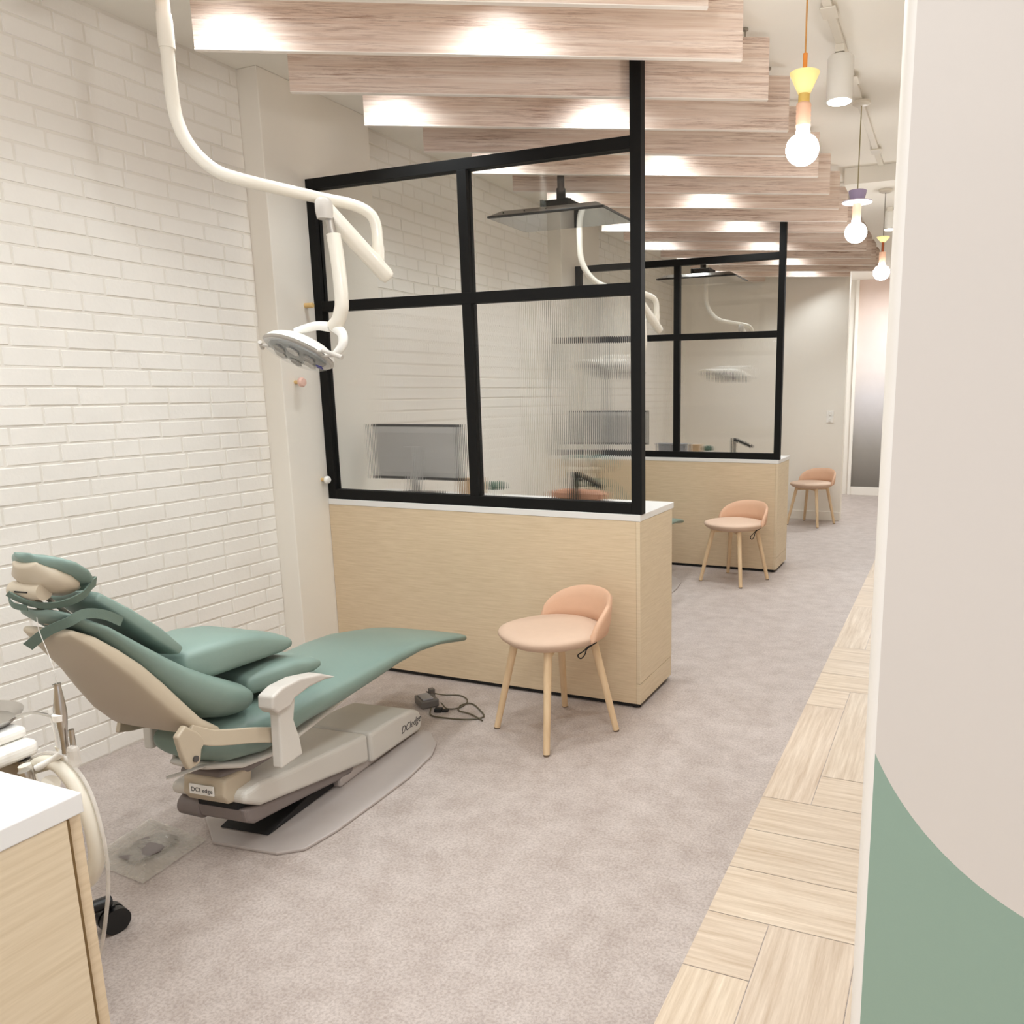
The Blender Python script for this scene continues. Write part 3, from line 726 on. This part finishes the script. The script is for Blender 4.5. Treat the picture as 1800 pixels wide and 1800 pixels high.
def make_tap(label, y0):
    t = thing('tap', label, 'tap', (1.395, y0+.305, HC+.0005), math.radians(-4), 'matte black taps')
    MB().lathe([(.026, 0), (.026, .008), (.016, .010), (.016, .13), (.013, .147)]).build('body', 'black', t, smooth=True)
    d = Vector((.165, 0, -.06))
    MB().tube([(-.010, 0, .137), (.012, 0, .139), (.05, 0, .123), (.16, 0, .078)], (.0135, .011), 10, smooth=False).build('spout', 'black', t, smooth=True)
    MB().cyl((0, .0, .10), (0, .045, .105), .006, n=12).build('lever', 'black', t, smooth=True)
    return t
tap = make_tap('black tap behind the ribbed glass of the nearest screen', 0)
dup(tap, (1.42, D+.31, HC+.0005), math.radians(-4), 'black tap behind the far screen, bent spout clearly outlined')
def item_box(name, label, cat, x0, x1, y0, y1, h, mat, group=None, bevel=.006):
    t = thing(name, label, cat, ((x0+x1)/2, (y0+y1)/2, HC+.0005), 0, group); w, d = (x1-x0)/2, (y1-y0)/2
    MB().box(-w, w, -d, d, 0, h).build('body', mat, t, bevel=bevel)
    return t
def kbox(label, x, y):
    t = item_box('tissue_box', label, 'box', x-.042, x+.042, y-.038, y+.038, .088, 'box', 'brown cube boxes on the countertops')
    MB().box(-.022, .022, -.012, .012, .088, .0895).build('slot', 'trimw', t); return t
kbox('brown cube box behind the middle bar of the nearest screen', .728, .415)
kbox('brown cube box standing behind the far screen', 1.078, D+.36)
def plantpot(label, x, y):
    t = thing('potted_plant', label, 'plant', (x, y, HC+.0005), 0, 'small dark green plants on the countertops')
    MB().lathe([(.028, 0), (.034, .03), (.036, .036), (.031, .036), (.030, .03)]).build('pot', 'whitep', t, smooth=True)
    mb = MB()
    for i in range(60):
        a = random.uniform(0, 2*PI); e = random.uniform(.1, 1.4); r = random.uniform(.03, .048)
        p = Vector((math.cos(a)*math.cos(e), math.sin(a)*math.cos(e), math.sin(e)*.8))*r+Vector((0, 0, .036))
        q = Vector((random.uniform(-1, 1), random.uniform(-1, 1), random.uniform(-.4, 1))).normalized()*.014; s = q.orthogonal().normalized()*.006
        mb.add([p-q, p+s, p+q, p-s], [(0, 1, 2, 3)])
    mb.lathe([(.002, .03), (.042, .040), (.046, .055), (.036, .072), (.002, .082)], n=14)
    mb.build('foliage', 'plant', t); return t
plantpot('dark green plant behind ribbed glass of the nearest screen', .90, .37)
plantpot('dark green plant behind the far screen, beside the brown box', 1.185, D+.36)
bk = thing('basket', 'low rust brown mound blurred beside the nearest tap', 'basket', (1.38, .395, HC+.0005))
MB().loft([[(w*math.copysign(abs(math.cos(a))**.6, math.cos(a)), d*math.copysign(abs(math.sin(a))**.6, math.sin(a)), z) for a in [2*PI*i/28 for i in range(28)]] for w, d, z in ((.13, .035, 0), (.16, .048, .012), (.165, .050, .034), (.12, .040, .048), (.03, .012, .052))]).build('body', 'brown', bk, smooth=True)
for i, (xx, lb) in enumerate(((.80, 'grey bin with a lid left of the middle bar of the far screen'), (.945, 'grey bin just right of the middle bar of the far screen'))):
    t = item_box('storage_bin', lb, 'bin', xx-.06, xx+.06, D+.30, D+.40, .082, 'bins', 'grey storage bins on the far countertop')
    MB().box(-.067, .067, -.056, .056, .0825, .094).build('lid', 'bins', t, bevel=.003)

# wall pegs
def peg(name, label, z, y, mb, mats, cat='wall peg'):
    t = thing(name, label, cat, (PX, y, z), 0)
    for i, (m, n_) in enumerate(zip(mb, mats)): m.build(n_[0], n_[1], t, smooth=True)
peg('wall_peg', 'light wooden peg high on the pier beside the nearest screen', 1.877, -.055, [MB().lathe([(.012, 0), (.012, .045), (.011, .047)], axis=(1, 0, 0), n=20)], [('dowel', 'goldpeg')])
peg('wall_peg', 'blush round knob on the pier beneath the dental lamp', 1.505, -.165, [MB().lathe([(.009, 0), (.009, .03)], axis=(1, 0, 0), n=20), MB().lathe([(.010, .03), (.022, .034), (.024, .045), (.018, .055), (.002, .058)], axis=(1, 0, 0), n=24)], [('stem', 'goldpeg'), ('ball_end', 'pinkpeg')])
peg('wall_peg', 'white knob with wood stem low on the pier above the cabinet', 1.013, -.035, [MB().lathe([(.009, 0), (.009, .025)], axis=(1, 0, 0), n=20), MB().lathe([(.010, .025), (.019, .029), (.020, .04), (.014, .048), (.002, .05)], axis=(1, 0, 0), n=24)], [('stem', 'goldpeg'), ('ball_end', 'whitep')])
sw = thing('light_switch', 'double white switch plate on the end wall above the far stool', 'switch', (1.85, 5.9495, 1.16))
MB().box(-.038, .038, -.008, 0, -.065, .065).build('plate', 'switch', sw, bevel=.002)
for zz in (-.035, .035): MB().box(-.012, .012, -.013, -.008, zz-.02, zz+.02).build('rocker', 'switch', sw, bevel=.002)

# ------------------------------------------------------------------ pendants and track
GP = 'globe bulb pendants over the corridor'
def bulb(t):
    pr = [(.022, 2.315), (.024, 2.30), (.033, 2.292)]
    for k in range(13):
        a = math.radians(50-140*k/12); pr.append((.056*math.cos(a), 2.252+.052*math.sin(a)))
    MB().lathe(pr, n=32).build('bulb', 'bulb', t, smooth=True, auto=80)
def cord(t, z0, z1, mat): MB().cyl((0, 0, z0), (0, 0, z1), .0028, n=8).build('cord', mat, t)
def canopy(t, z):
    z = z-.0205 if z > 2.85 else z
    MB().lathe([(.03, z-.02), (.045, z-.012), (.045, z-.0005)], n=24).build('canopy', 'cream', t, smooth=True)
p1 = thing('pendant_lamp', 'nearest pendant with yellow cone, orange stem and glowing globe bulb', 'pendant lamp', (2.585, -.33, 0), 0, GP)
cord(p1, 2.545, H-.04, 'ocord'); canopy(p1, H)
MB().cyl((0, 0, 2.488), (0, 0, 2.55), .0075, n=14).build('stem', 'orange', p1, smooth=True)
MB().lathe([(.020, 2.425), (.045, 2.478), (.050, 2.490), (.044, 2.492), (.005, 2.490)], n=36).build('cone_shade', 'yellow', p1, smooth=True)
MB().cyl((0, 0, 2.398), (0, 0, 2.427), .019, n=24).build('ring', 'mustard', p1, smooth=True)
MB().lathe([(.02, 2.398)]+[(.024+.0015*(k % 2), 2.395-.0075*k) for k in range(11)]+[(.02, 2.312)], n=24).build('socket', 'pinkp', p1, smooth=True)
bulb(p1)
p2 = thing('pendant_lamp', 'middle pendant with lilac cup and pale disc over its globe bulb', 'pendant lamp', (2.586, 1.27, 0), 0, GP)
cord(p2, 2.45, H-.04, 'olive'); canopy(p2, H)
MB().lathe([(.036, 2.412), (.046, 2.455), (.044, 2.457), (.004, 2.456)], n=32).build('cup', 'lilac', p2, smooth=True)
MB().lathe([(.02, 2.392), (.076, 2.398), (.076, 2.404), (.02, 2.412)], n=40).build('disc', 'lilacw', p2, smooth=True)
MB().cyl((0, 0, 2.313), (0, 0, 2.393), .022, n=24).build('socket', 'pinkp', p2, smooth=True)
bulb(p2)
p3 = thing('pendant_lamp', 'farthest pendant with pale yellow cup and thin rust stem', 'pendant lamp', (2.587, 2.85, 0), 0, GP)
cord(p3, 2.485, 2.775, 'greycord'); canopy(p3, 2.795)
MB().lathe([(.014, 2.452), (.042, 2.482), (.044, 2.487), (.004, 2.488)], n=32).build('cup', 'yellow', p3, smooth=True)
MB().cyl((0, 0, 2.385), (0, 0, 2.453), .009, n=14).build('stem', 'rust', p3, smooth=True)
MB().cyl((0, 0, 2.313), (0, 0, 2.387), .022, n=24).build('socket', 'pinkp', p3, smooth=True)
bulb(p3)
tr = thing('light_track', 'thin white track running along the corridor ceiling', 'light track', (2.575, 0, H))
MB().box(-.017, .017, -1.2, 2.55, -.02, -.0005).build('rail', 'cream', tr, bevel=.002)
for yy in (-.9, .2, .95, 2.2):
    MB().box(-.03, .03, yy-.05, yy+.05, -.026, -.02).build('connector', 'cream', tr, bevel=.002)
GT = 'white cylinder track spotlights'
def spot(y, z, label, s=1.0, rail=H-.02):
    t = thing('track_spotlight', label, 'spotlight', (2.575, y, z), 0, GT)
    MB().lathe([(.052*s, 0), (.056*s, .002), (.056*s, .17*s), (.050*s, .178*s), (.01, .18*s)], n=32).build('housing', 'whitep', t, smooth=True)
    MB().lathe([(.050*s, -.001), (.048*s, -.0025), (.005, -.0025)], n=32).build('lens', 'lamp', t, smooth=True)
    MB().cyl((0, 0, .178*s), (0, 0, rail-z-.0005), .008, n=10).box(-.02, .02, -.05, .05, rail-z-.03, rail-z-.001).build('mount', 'cream', t)
spot(.56, 2.668, 'white cylinder spotlight glowing right of the nearest pendant')
spot(3.46, 2.64, 'tiny white track spotlight above the farthest pendant bulb', .75, 2.795)
MB_ = None

# ------------------------------------------------------------------ delivery cart behind the near counter
ct = thing('delivery_cart', 'white dental delivery cart with hoses behind the lower left countertop', 'dental cart', (1.0, -2.27, 0))
for k in range(5):
    a = math.radians(76+72*k); e = Vector((.285*math.cos(a), .285*math.sin(a), 0))
    MB().tube([(0, 0, .10), tuple(e*.5+Vector((0, 0, .10))), tuple(e+Vector((0, 0, .088)))], (.022, .018), 8, smooth=False).build('base_leg', 'blackp', ct, bevel=.004)
    w = e.normalized().cross(Vector((0, 0, 1)))
    cs = MB()
    for s in (-1, 1): cs.cyl(e+w*(.004*s)+Vector((0, 0, .0355)), e+w*(.028*s)+Vector((0, 0, .0355)), .0355, n=24)
    cs.cyl(e+Vector((0, 0, .03)), e+Vector((0, 0, .075)), .01, n=10)
    cs.build('caster', 'blackp', ct, smooth=True)
MB().cyl((0, 0, .09), (0, 0, .62), .028, n=20).build('post', 'cream', ct, smooth=True)
MB().box(-.22, .272, -.25, .045, .655, .695).build('tray_body', 'whitep', ct, bevel=.016, segs=4)
MB().box(-.18, .245, -.22, .04, .6955, .722).build('tray_top', 'whitep', ct, bevel=.012, segs=3)
MB().lathe([(.094, .7225), (.108, .738), (.113, .741), (.110, .736), (.096, .7232)], (.118, -.02, 0), n=40).build('steel_dish', 'steel', ct, smooth=True)
MB().box(-.18, .23, -.20, .03, .50, .648).build('control_block', 'beige', ct, bevel=.01)
MB().box(.02, .16, .031, .035, .58, .635).build('valve_panel', 'chartgrey', ct, bevel=.002)
hx, hy = .395, .02
for i in range(4):
    x = .235+.028*i; y = .03-.018*i
    MB().tube([(x, y, .655), (x+.003, y+.004, .62), (x+.012, y+.006, .575), (x+.012, y+.006, .54)], lambda u: .010+.003*math.sin(u*7+1), 14).build('instrument', 'cream' if i % 2 == 0 else 'steel', ct, smooth=True)
MB().tube([(hx-.115, hy-.02, .765), (hx-.07, hy-.01, .775), (hx-.02, hy, .770)], .0035, 8).build('holder_arm', 'steel', ct, smooth=True)
MB().lathe([(.011, 0), (.0125, .014), (.0, .024)], (hx, hy-.004, .766), n=16).build('holder_ball', 'whitep', ct, smooth=True)
MB().tube([(hx, hy, .690), (hx, hy, .73), (hx, hy, .765), (hx+.002, hy, .80), (hx+.004, hy, .835), (hx+.003, hy, .848)], lambda u: .0095+.0028*math.sin(u*8+4), 14).build('suction_handpiece', 'steel', ct, smooth=True)
MB().tube([(hx+.020, hy+.005, .705), (hx+.020, hy+.005, .745)], .0055, 12).build('syringe', 'steel', ct, smooth=True)
MB().tube([(hx-.022, hy, .70), (hx-.026, hy, .75), (hx-.034, hy, .785)], .004, 12).build('saliva_ejector', 'whitep', ct, smooth=True)
MB().tube([(hx-.075, hy-.02, .650), (hx-.045, hy, .668), (hx-.01, hy, .690)], .0075, 10).build('clip', 'whitep', ct, smooth=True)
MB().tube([(.255, hy, .625), (.31, hy+.005, .652), (.365, hy+.005, .648), (.422, hy, .600), (.455, hy-.005, .525), (.460, hy-.01, .45), (.435, hy-.02, .405), (.405, hy-.02, .43), (.385, hy-.01, .49), (.37, hy, .55)], .0155, 16, 8).build('vacuum_hose', 'hose', ct, smooth=True)
MB().tube([(.25, hy, .645), (.31, hy+.01, .672), (.37, hy+.012, .668), (.435, hy+.01, .615), (.478, hy, .52), (.485, hy-.005, .42), (.478, hy-.02, .32), (.45, hy-.03, .22), (.40, hy-.04, .14), (.33, hy-.05, .09)], .0042, 10, 8).build('water_tube', 'guard', ct, smooth=True)
MB().tube([(hx-.03, hy, .70), (hx-.032, hy+.01, .665), (hx-.07, hy+.01, .64), (.27, hy, .62)], .0032, 8, 8).build('thin_tube', 'hose', ct, smooth=True)
MB().tube([(hx+.003, hy, .848), (hx+.002, hy, .875), (hx-.02, hy+.005, .915), (hx-.045, hy+.01, .955), (hx-.05, hy+.012, .985)], .0009, 6, 8).build('saliva_tube', 'guard', ct, smooth=True)
MB().cyl((.285, .02, .555), (.345, .01, .615), .019, n=20).build('vacuum_canister', 'cream', ct, smooth=True)
MB().tube([(.20, .0, .60), (.25, .02, .56), (.27, .02, .49), (.22, .0, .42)], .010, 10).build('instrument_hose', 'chartgrey', ct, smooth=True)
MB().box(.414, .442, .005, .025, .665, .715).build('cup_holder', 'guard', ct, bevel=.010)

# ------------------------------------------------------------------ small things on the floor
M['pcable'] = plain('olive_grey_cable', (88, 80, 62), .5)
M['pbody'] = plain('grey_control_plastic', (104, 98, 92), .4)
fp = thing('foot_pedal', 'dark grey foot control box with looped cable near the stool', 'foot pedal', (.90, -.315, 0), math.radians(-35))
MB().box(-.055, .055, -.04, .045, .001, .04).build('body', 'pbody', fp, bevel=.008, segs=3)
MB().box(-.03, .05, -.03, .02, .040, .048).build('top_plate', 'bins', fp, bevel=.003)
MB().box(-.055, -.025, .03, .055, .02, .06).build('plug_block', 'pbody', fp, bevel=.003)
cb = MB()
cw = Matrix.Rotation(math.radians(35), 4, 'Z')
def L_(pts): return [tuple(cw @ (Vector(p)-Vector((.90, -.315, 0)))) for p in pts]
cb.tube(L_([(.87, -.27, .045), (.91, -.19, .006), (.99, -.165, .005), (1.06, -.21, .005), (1.075, -.29, .005), (1.03, -.33, .005), (.98, -.31, .02)]), .0030, 8)
cb.tube(L_([(.96, -.36, .012), (1.0, -.42, .005), (1.08, -.425, .005), (1.19, -.40, .005), (1.235, -.35, .005), (1.18, -.29, .005), (1.10, -.235, .005), (1.065, -.27, .006), (1.09, -.33, .006), (1.16, -.345, .006), (1.22, -.375, .008), (1.255, -.39, .005)]), .0034, 8)
cb.build('cable', 'pcable', fp, smooth=True)
pg = thing('adapter_plug', 'small black angular plug lying beside the foot control', 'plug', (1.02, -.36, 0), math.radians(20))
MB().box(-.035, .0, -.015, .015, .001, .018).box(.0, .03, -.01, .01, .003, .012).build('body', 'cord', pg, bevel=.003)
bg = thing('plastic_bag', 'crumpled clear plastic bag on the floor behind the chair base', 'plastic bag', (.80, -1.67, 0))
def bag_sheet():
    n = 26; mb = MB(); q = [Vector((-.13, -.13, 0)), Vector((.155, -.15, 0)), Vector((.13, .10, 0)), Vector((-.17, .13, 0))]
    vs = []
    for i in range(n+1):
        for j in range(n+1):
            u, v = i/n, j/n; p = q[0]*(1-u)*(1-v)+q[1]*u*(1-v)+q[2]*u*v+q[3]*(1-u)*v
            e = min(u, 1-u, v, 1-v); h = .004+.03*min(1, e*5)*(.55+.45*math.sin(u*9+v*4)*math.cos(v*11-u*3))+random.uniform(0, .004)
            vs.append((p.x, p.y, h))
    fs = [(i*(n+1)+j, (i+1)*(n+1)+j, (i+1)*(n+1)+j+1, i*(n+1)+j+1) for i in range(n) for j in range(n)]
    return mb.add(vs, fs)
o = bag_sheet().build('film', 'film', bg)
MB().pad([(-.07, .014, .05, .006, 2.5, 0), (0, .014, .065, .008, 2.5, 0), (.05, .014, .05, .006, 2.5, 0)], er=.02).build('folded_contents', 'dkgrey', bg, smooth=True)

# ------------------------------------------------------------------ lights
def add_light(kind, name, loc, energy, color=(1, .9, .78), size=.1, rot=(0, 0, 0), **kw):
    l = bpy.data.lights.new(name, kind); l.energy = energy; l.color = color
    if kind == 'AREA':
        l.size = size; l.shape = kw.get('shape', 'DISK')
        if 'size_y' in kw: l.shape = 'RECTANGLE'; l.size_y = kw['size_y']
        if 'spread' in kw: l.spread = kw['spread']
    else: l.shadow_soft_size = size
    if kind == 'SPOT': l.spot_size = kw.get('cone', 1.9); l.spot_blend = kw.get('blend', .35)
    o = bpy.data.objects.new(name, l); o.location = loc; o.rotation_euler = rot; COL.objects.link(o); return o
WARM = (.875, .95, 1.0)
for k in range(-5, 17, 2):
    yr = -.584+.4445*k
    for xl in (.78, 1.62):
        yb = yr-(2.32-xl)*.489-.205
        if yb > 5.8: continue
        add_light('SPOT', 'bay_downlight', (xl, yb, 2.88), 18 if k < 1 else 22, WARM, .10, cone=math.radians(128), blend=.9)
for y in (-1.6, .56, 1.9, 3.46, 5.0, 7.0):
    add_light('SPOT', 'corridor_downlight', (2.575, y, 2.6), 17, WARM, .05, cone=math.radians(120), blend=.6)
add_light('AREA', 'corridor_fill', (3.0, -4.4, 2.85), 14, (.95, .98, 1), .8)  # unseen fill added behind the camera for general brightness
for y in (-1.9, -3.47):
    add_light('POINT', 'unseen_pendant_fill', (2.585, y, 2.25), 9 if y > -2 else 4, (.95, .98, 1), .056)  # unseen bulbs continuing the pendant row, added to brighten the near ceiling
add_light('AREA', 'far_hall_fill', (2.5, 7.3, 2.78), 20, WARM, .5)  # unseen fill added to brighten the far wall panel
w = bpy.data.worlds.new('surroundings'); sc.world = w; w.use_nodes = True
bgn = w.node_tree.nodes['Background']; bgn.inputs[0].default_value = (.90, .92, 1.0, 1); bgn.inputs[1].default_value = .60

# ------------------------------------------------------------------ camera
cam = bpy.data.cameras.new('camera'); co = bpy.data.objects.new('camera', cam); COL.objects.link(co)
yaw, pit, roll = -.3895, .1906, -.0076
f = Vector((math.sin(yaw)*math.cos(pit), math.cos(yaw)*math.cos(pit), -math.sin(pit)))
r = Vector((math.cos(yaw), -math.sin(yaw), 0)); u = r.cross(f)
c_, s_ = math.cos(roll), math.sin(roll)
rr = r*c_+u*s_; uu = u*c_-r*s_
mt = Matrix((rr, uu, -f)).transposed().to_4x4(); mt.translation = (3.1228, -3.2984, 1.4461)
co.matrix_world = mt
cam.sensor_width = 36; cam.sensor_height = 36; cam.lens = 1416.75/1800*36
cam.shift_x = (900-1090.55)/1800; cam.shift_y = (962.38-900)/1800
cam.clip_start = .05; sc.camera = co
sc.view_settings.view_transform = 'Standard'; sc.view_settings.look = 'None'
sc.view_settings.exposure = 0.98; sc.view_settings.gamma = 1; sc.view_settings.use_curve_mapping = False
sc.cycles.use_denoising = True
sc.cycles.max_bounces = 10; sc.cycles.use_adaptive_sampling = True; sc.cycles.adaptive_threshold = .03; sc.cycles.transparent_max_bounces = 24; sc.cycles.transmission_bounces = 8; sc.cycles.diffuse_bounces = 5
sc.cycles.sample_clamp_indirect = 8
sc.cycles.caustics_refractive = True; sc.cycles.caustics_reflective = False
